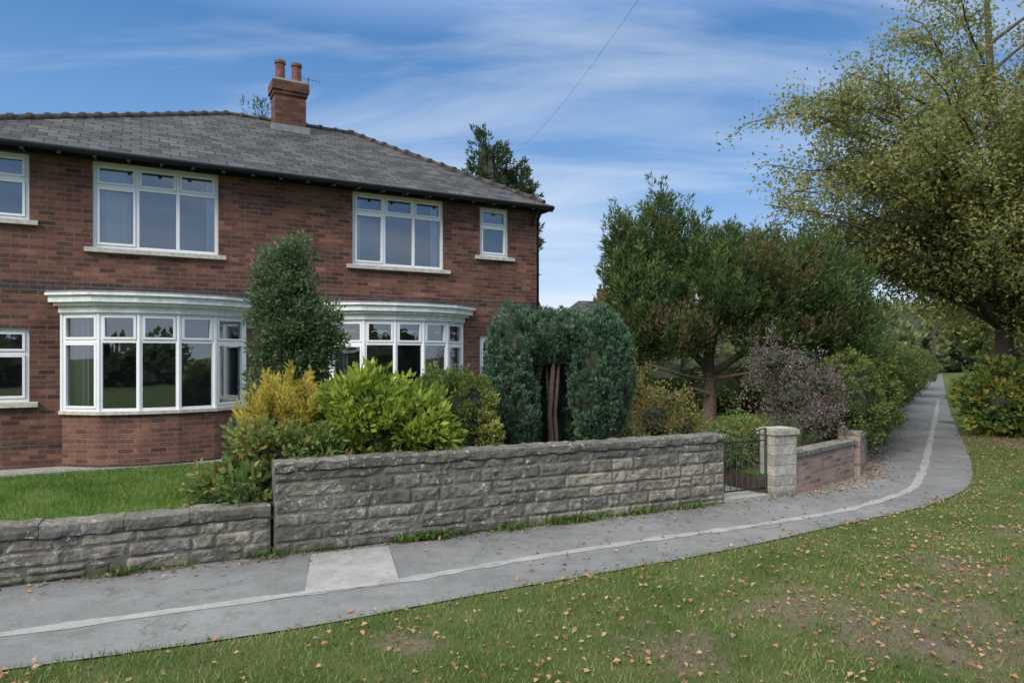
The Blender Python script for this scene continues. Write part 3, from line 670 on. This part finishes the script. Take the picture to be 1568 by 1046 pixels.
bush('clipped_cypress',[(.02,9.3,1.25,.33,.36,.95),(1.14,9.4,1.7,.35,.40,.90),(.60,9.45,2.26,.44,.36,.34),(.05,9.4,2.0,.35,.36,.66),(1.18,9.45,2.05,.36,.38,.58),(1.42,9.5,1.7,.24,.3,.75),(-.12,9.4,1.6,.24,.3,.8),(.58,9.85,1.25,.42,.2,.95)],2300,.066,50,.055,.018,L_clip,'cone',1.3,.92,.80,stems=[tk(.52,9.42,2.1,.07,.05),tk(.60,9.45,2.0,.06,.035),tk(.57,9.5,2.0,-.10,.03),tk(1.10,9.5,1.6,.0,.05)])
bush('autumn_shrub',[(2.3,11.1,.95,.7,.5,.75),(2.9,11.4,.8,.5,.5,.55),(1.75,10.6,.8,.35,.4,.6),(2.0,11.6,1.3,.6,.5,.7)],260,.14,28,.055,.03,L_brn,'sphere',.3,.3,.3)
bush('low_green_shrub',[(3.6,11.0,.62,.6,.45,.42),(4.2,10.9,.5,.4,.3,.3),(3.3,10.4,.55,.35,.3,.35)],190,.12,26,.06,.035,L_rose,'sphere',.3,.5,.5)
jt=[([(4.20,14.6,.25),(4.24,14.6,1.2),(4.20,14.6,2.0),(4.5,14.5,3.4)],[.17,.14,.12,.05]),([(4.2,14.6,1.7),(3.4,14.5,2.6),(2.9,14.4,3.8)],[.09,.06,.02]),([(4.2,14.6,1.6),(5.4,14.4,2.4),(6.3,14.3,3.3)],[.09,.06,.02]),
    ([(4.2,14.6,2.0),(3.6,14.5,3.5),(3.3,14.5,5.0)],[.08,.05,.02]),([(4.2,14.6,1.5),(3.6,14.2,1.6),(2.6,13.9,1.9)],[.05,.03,.01]),([(4.2,14.6,1.5),(5.1,14.0,1.7),(6.0,13.7,1.8)],[.05,.03,.01]),([(4.22,14.5,1.2),(3.7,14.1,1.35),(3.1,13.9,1.2)],[.04,.025,.01])]
jell=[(2.75,14.6,3.0,.9,1.1,1.15),(2.6,14.6,3.9,.55,.7,.75),(2.3,14.6,4.4,.26,.3,.6),(3.2,14.6,4.6,.34,.5,.95),(3.65,14.6,4.2,.45,.6,.8),(4.3,14.2,3.4,1.0,1.1,1.0),(4.5,14.3,4.15,.35,.5,.5),(5.3,14.3,3.4,1.0,1.1,.95),(5.2,14.3,4.15,.28,.4,.5),(6.3,14.2,3.2,1.05,1.0,1.0),(6.1,14.2,4.0,.4,.5,.45),(6.9,14.1,2.5,.75,.8,.8),(3.3,14.2,2.4,.9,.8,.5),(5.3,14.0,2.5,.9,.8,.55),(2.3,14.4,2.2,.5,.7,.5)]
bush('juniper_tree',jell,2100,.26,60,.12,.026,L_jun,'cone',1.1,.55,.42,stems=jt,extra=([(5.3,13.5,3.8,.8,.5,.6),(6.0,13.8,2.6,.8,.6,.5),(3.7,13.9,2.5,1.5,.8,.5)],L_junb,110))
bush('berberis_shrub',[(5.0,12.2,1.25,.9,.6,.9),(4.7,12.2,1.9,.55,.5,.6),(5.5,12.2,1.45,.55,.5,.6),(5.2,11.8,.85,.7,.4,.45)],330,.15,24,.05,.03,L_purp,'sphere',.6,.25,.3)
bush('dark_hedge',[(-.5+1.6*k,18.2+.5*k,1.25,1.2,.6,1.2) for k in range(6)],420,.2,36,.10,.055,L_hedge,'sphere',.3,.8,.8)
bush('boundary_hedge',[(6.55,13.3,1.05,.62,.7,.95),(7.25,14.4,1.2,.75,.9,1.15),(7.95,15.8,1.2,.75,1.0,1.1)],900,.12,42,.065,.038,L_hedge,'sphere',.4,.88,.8)
bush('boundary_hedge',[(8.9,17.8,1.2,.95,1.2,1.1),(10.4,20.2,1.2,1.0,1.4,1.15),(12,22.8,1.25,1,1.5,1.15),(13.9,26,1.3,1.1,1.8,1.2),(16.5,30.3,1.3,1.2,2.4,1.2),(20,36,1.3,1.4,3,1.2),(24,42.5,1.3,1.4,3,1.3)],1000,.22,36,.11,.06,L_hedge,'sphere',.4,.88,.82)
bush('undergrowth_bush',[(12.2,17.0,.85,1.0,.9,1.0),(13.3,16.6,1.1,1.1,.9,1.3),(14.5,16.8,1.1,1.1,1,1.4)],420,.2,26,.16,.095,L_under,'sphere',.2,.6,.55)

# ------------------------------------------------------------ trees
tree('ash_tree',(12.75,17.6,0),(12.2,17.2,12.0),.24,[(12.8,17.0,7.4,6.8,5.2,5.8,.5),(8.9,16.5,6.2,3.6,3.4,2.8,2.3),(13.8,16.8,5.6,4.6,4,3.4,.8)],150,18,50,.11,.058,L_tree,keep=lambda T:(T.z>3.9+max(0,(11-T.x))*.10) or (T.x>12.0 and T.z>2.4))
tree('roadside_tree',(22.5,31,0),(22.5,31,9.5),.25,[(22,31,6.2,4.8,4.5,4.2)],60,14,34,.22,.12,L_tree)
tree('roadside_tree',(31,44,0),(31,44,11),.28,[(30,44,7,5.0,5,5)],48,12,30,.32,.18,L_tree)
tree('roadside_tree',(45,64,0),(45,64,12),.28,[(44,64,7,7,5,5)],44,11,28,.42,.24,L_tree)
bush('cypress_tree',[(-.9,26,7.4,.8,.8,3.0),(.15,26.3,6.9,.75,.8,2.4),(-.6,26,4,1.0,1.2,3.5)],800,.3,46,.19,.055,L_cyp,'cone',.5,.8,.75,stems=[([(-.5,26,0),(-.6,26,9)],[.2,.05])])
bush('cypress_tree',[(-10.3,28,9.5,1.0,.8,3.3),(-9.7,28,8.5,.9,.8,2.8)],160,.45,40,.2,.04,L_cyp,'cone',.6,.6,.6,stems=[([(-9.9,28,0),(-9.9,28,11)],[.2,.05])])
fe=[]
for k in range(46):
    x=-60+k*5.2+random.uniform(-2,2); y=95+random.uniform(-10,25); h=random.uniform(3,5.5)
    fe.append((x,y,h*.8,random.uniform(3.5,6),3.5,h))
for k in range(12): fe.append((46+k*7,84+k*9+random.uniform(-4,4),4,5,4,random.uniform(4,6)))
for k in range(7): fe.append((18+k*5,46+k*6,1.9,3.0,2.5,2.0+.3*k))
bush('distant_trees',fe,2600,1.2,26,.8,.5,L_hedgef,'sphere',.3,.8,.85)
be=[(-40+k*5,-32+random.uniform(-3,3),1.2,3.4,3,random.uniform(1.6,3.0)) for k in range(22)]
bush('reflection_hedge',be,700,1.0,18,.7,.45,L_hedgef,'sphere',.3,.8,.9)  # unseen hedge behind the camera, added and kept low for the window reflections
M_tile=simple('clay_roof_tile',(.22,.10,.06),.85,.25,5)
def dhouse(name,x,y,rz,w,d,he,hr,tile):
    e=empty(name,(x,y,0),rz); b=B(); b.box(-w/2,w/2,-d/2,d/2,0,he,0)
    for k in (-1,1):
        for z_ in (1.0,3.4):
            b.box(k*w/4-.7,k*w/4+.7,-d/2-.03,-d/2-.003,z_,z_+1.3,1); b.box(k*w/4-.6,k*w/4+.6,-d/2-.04,-d/2-.032,z_+.1,z_+1.2,2)
    b.obj('walls',[M_brick,M_upvc,M_black],e); r=B(); o=.3
    r.poly([(-w/2-o,-d/2-o,he),(w/2+o,-d/2-o,he),(w/4,0,hr),(-w/4,0,hr)]); r.poly([(-w/2-o,d/2+o,he),(w/2+o,d/2+o,he),(w/4,0,hr),(-w/4,0,hr)])
    r.poly([(-w/2-o,-d/2-o,he),(-w/2-o,d/2+o,he),(-w/4,0,hr)]); r.poly([(w/2+o,-d/2-o,he),(w/2+o,d/2+o,he),(w/4,0,hr)])
    r.obj('roof',[tile],e); c=B(); c.box(-.4,.4,-.3,.3,hr-.8,hr+1,0); c.box(-.45,.45,-.35,.35,hr+1,hr+1.12,0)
    c.tube([(-.18,0,hr+1.1),(-.18,0,hr+1.5)],[.12,.1],8); c.tube([(.18,0,hr+1.1),(.18,0,hr+1.5)],[.12,.1],8); c.obj('chimney',[M_brickc],e)
dhouse('distant_house',8.2,62,.2,9,7,4.6,7.0,M_slate)
dhouse('distant_house',50,98,.5,8,7,4.6,6.9,M_tile)
dhouse('distant_house',-18,-38,3.3,11,8,4.6,7.2,M_tile)
dhouse('distant_house',2,-40,3.3,11,8,4.6,7.2,M_tile)
b=B(); A=Vector((.05,22,8.5)); Z=Vector((2.0,9.5,7.3)); b.tube([A.lerp(Z,t/12)+Vector((0,0,-.25*math.sin(math.pi*t/12))) for t in range(13)]+[Z+(Z-A)*.8],.0025,5); b.obj('telephone_wire',[M_iron])
b=B(); b.tube([(34.6,56,0),(34.6,56,7.0)],[.14,.1],8); b.box(33.9,35.3,55.9,56.05,6.3,6.42,0); b.obj('telegraph_pole',[M_bark])
M_car=simple('silver_car_paint',(.45,.46,.48),.3,.03,2,.5); M_tyre=simple('tyre',(.02,.02,.02),.8); M_cg=simple('car_glass',(.02,.025,.03),.1,.1,2,.6)
e=empty('parked_car',(57.5,90,0),R(40)); b=B()
pr=[(-2.1,.35),(-2.15,.75),(-2.0,.95),(-1.45,1.0),(-.95,1.42),(.6,1.45),(1.2,1.02),(1.95,.9),(2.1,.7),(2.1,.35)]
for sgn in (-1,1): b.poly([(x,sgn*(.85 if z<1.1 else .68),z) for x,z in pr])
for i in range(len(pr)-1):
    (xa,z_a),(xb,z_b)=pr[i],pr[i+1]; wa=.85 if z_a<1.1 else .68; wb=.85 if z_b<1.1 else .68
    b.poly([(xa,-wa,z_a),(xa,wa,z_a),(xb,wb,z_b),(xb,-wb,z_b)],None,1 if (i in (3,5)) else 0)
b.obj('body',[M_car,M_cg],e); b=B()
for x in (-1.3,1.3):
    for y in (-.8,.8): b.tube([(x,y-.1,.32),(x,y+.1,.32)],.32,14)
b.obj('wheels',[M_tyre],e)

# ------------------------------------------------------------ sky & light
sunv=Vector((-.55,-.75,.66)).normalized()
el=math.asin(sunv.z); az=math.atan2(sunv.x,sunv.y)
w=bpy.data.worlds.new('World'); sc.world=w; w.use_nodes=True; nt=w.node_tree; nt.nodes.clear()
out=nt.nodes.new('ShaderNodeOutputWorld')
sky=nt.nodes.new('ShaderNodeTexSky'); sky.sky_type='NISHITA'; sky.sun_disc=False; sky.sun_elevation=el; sky.sun_rotation=az%(2*math.pi)
bg1=nd(nt,'ShaderNodeBackground',{'Color':sky.outputs[0],'Strength':.13})
d=nt.nodes.new('ShaderNodeTexCoord').outputs['Generated']; sp=nd(nt,'ShaderNodeSeparateXYZ',{0:d})
zc=nd(nt,'ShaderNodeMath',{0:sp.outputs[2],1:0.},operation='MAXIMUM').outputs[0]
gr=ramp(nt,zc,[(0,(.64,.74,.86)),(.10,(.39,.55,.78)),(.22,(.17,.34,.64)),(.42,(.07,.20,.46)),(.7,(.80,.85,.95)),(1,(1,1,1))])
den=nd(nt,'ShaderNodeMath',{0:zc,1:.13},operation='ADD').outputs[0]
cx_=nd(nt,'ShaderNodeMath',{0:sp.outputs[0],1:den},operation='DIVIDE').outputs[0]; cy_=nd(nt,'ShaderNodeMath',{0:sp.outputs[1],1:den},operation='DIVIDE').outputs[0]
cv=nd(nt,'ShaderNodeCombineXYZ',{0:cx_,1:cy_}).outputs[0]
mp=nd(nt,'ShaderNodeMapping',{'Vector':cv,'Rotation':(0,0,R(25)),'Scale':(.38,1.25,1)}).outputs[0]
n1=nz(nt,mp,1.15,9,.58,.7); n2=nz(nt,nd(nt,'ShaderNodeMapping',{'Vector':cv,'Rotation':(0,0,R(15)),'Scale':(.5,1.,1),'Location':(3.3,1.2,0)}).outputs[0],.55,4,.5,.3)
s=nd(nt,'ShaderNodeMath',{0:n1,1:n2},operation='ADD').outputs[0]
lf=nd(nt,'ShaderNodeMath',{0:sp.outputs[0],1:-.17},operation='MULTIPLY').outputs[0]
s=nd(nt,'ShaderNodeMath',{0:s,1:lf},operation='ADD').outputs[0]
msk=ramp(nt,nd(nt,'ShaderNodeMath',{0:s,1:.5},operation='MULTIPLY').outputs[0],[(.465,0.),(.56,.42),(.67,.88)])
col=mix(nt,msk,gr,(.66,.73,.82))
zb=ramp(nt,zc,[(.42,0.),(.75,1.)]); st=nd(nt,'ShaderNodeMath',{0:zb,1:1.4,2:1.25},operation='MULTIPLY_ADD').outputs[0]
bg2=nd(nt,'ShaderNodeBackground',{'Color':col,'Strength':st})
ms=nd(nt,'ShaderNodeMixShader',{0:.87}); nt.links.new(bg1.outputs[0],ms.inputs[1]); nt.links.new(bg2.outputs[0],ms.inputs[2]); nt.links.new(ms.outputs[0],out.inputs[0])
sl_=bpy.data.lights.new('sun','SUN'); sl_.energy=3.1; sl_.angle=R(28); sl_.color=(1,.95,.88); so_=bpy.data.objects.new('sun',sl_); sc.collection.objects.link(so_)
so_.rotation_euler=(-sunv).to_track_quat('-Z','Y').to_euler(); so_.location=(0,0,30)

cam=bpy.data.cameras.new('camera'); cam.lens=24; cam.sensor_width=36; cam.shift_y=.0145; cam.clip_end=3000; cam.clip_start=.05
co=bpy.data.objects.new('camera',cam); co.location=(0,0,2.0); co.rotation_euler=(R(90),0,0); sc.collection.objects.link(co); sc.camera=co
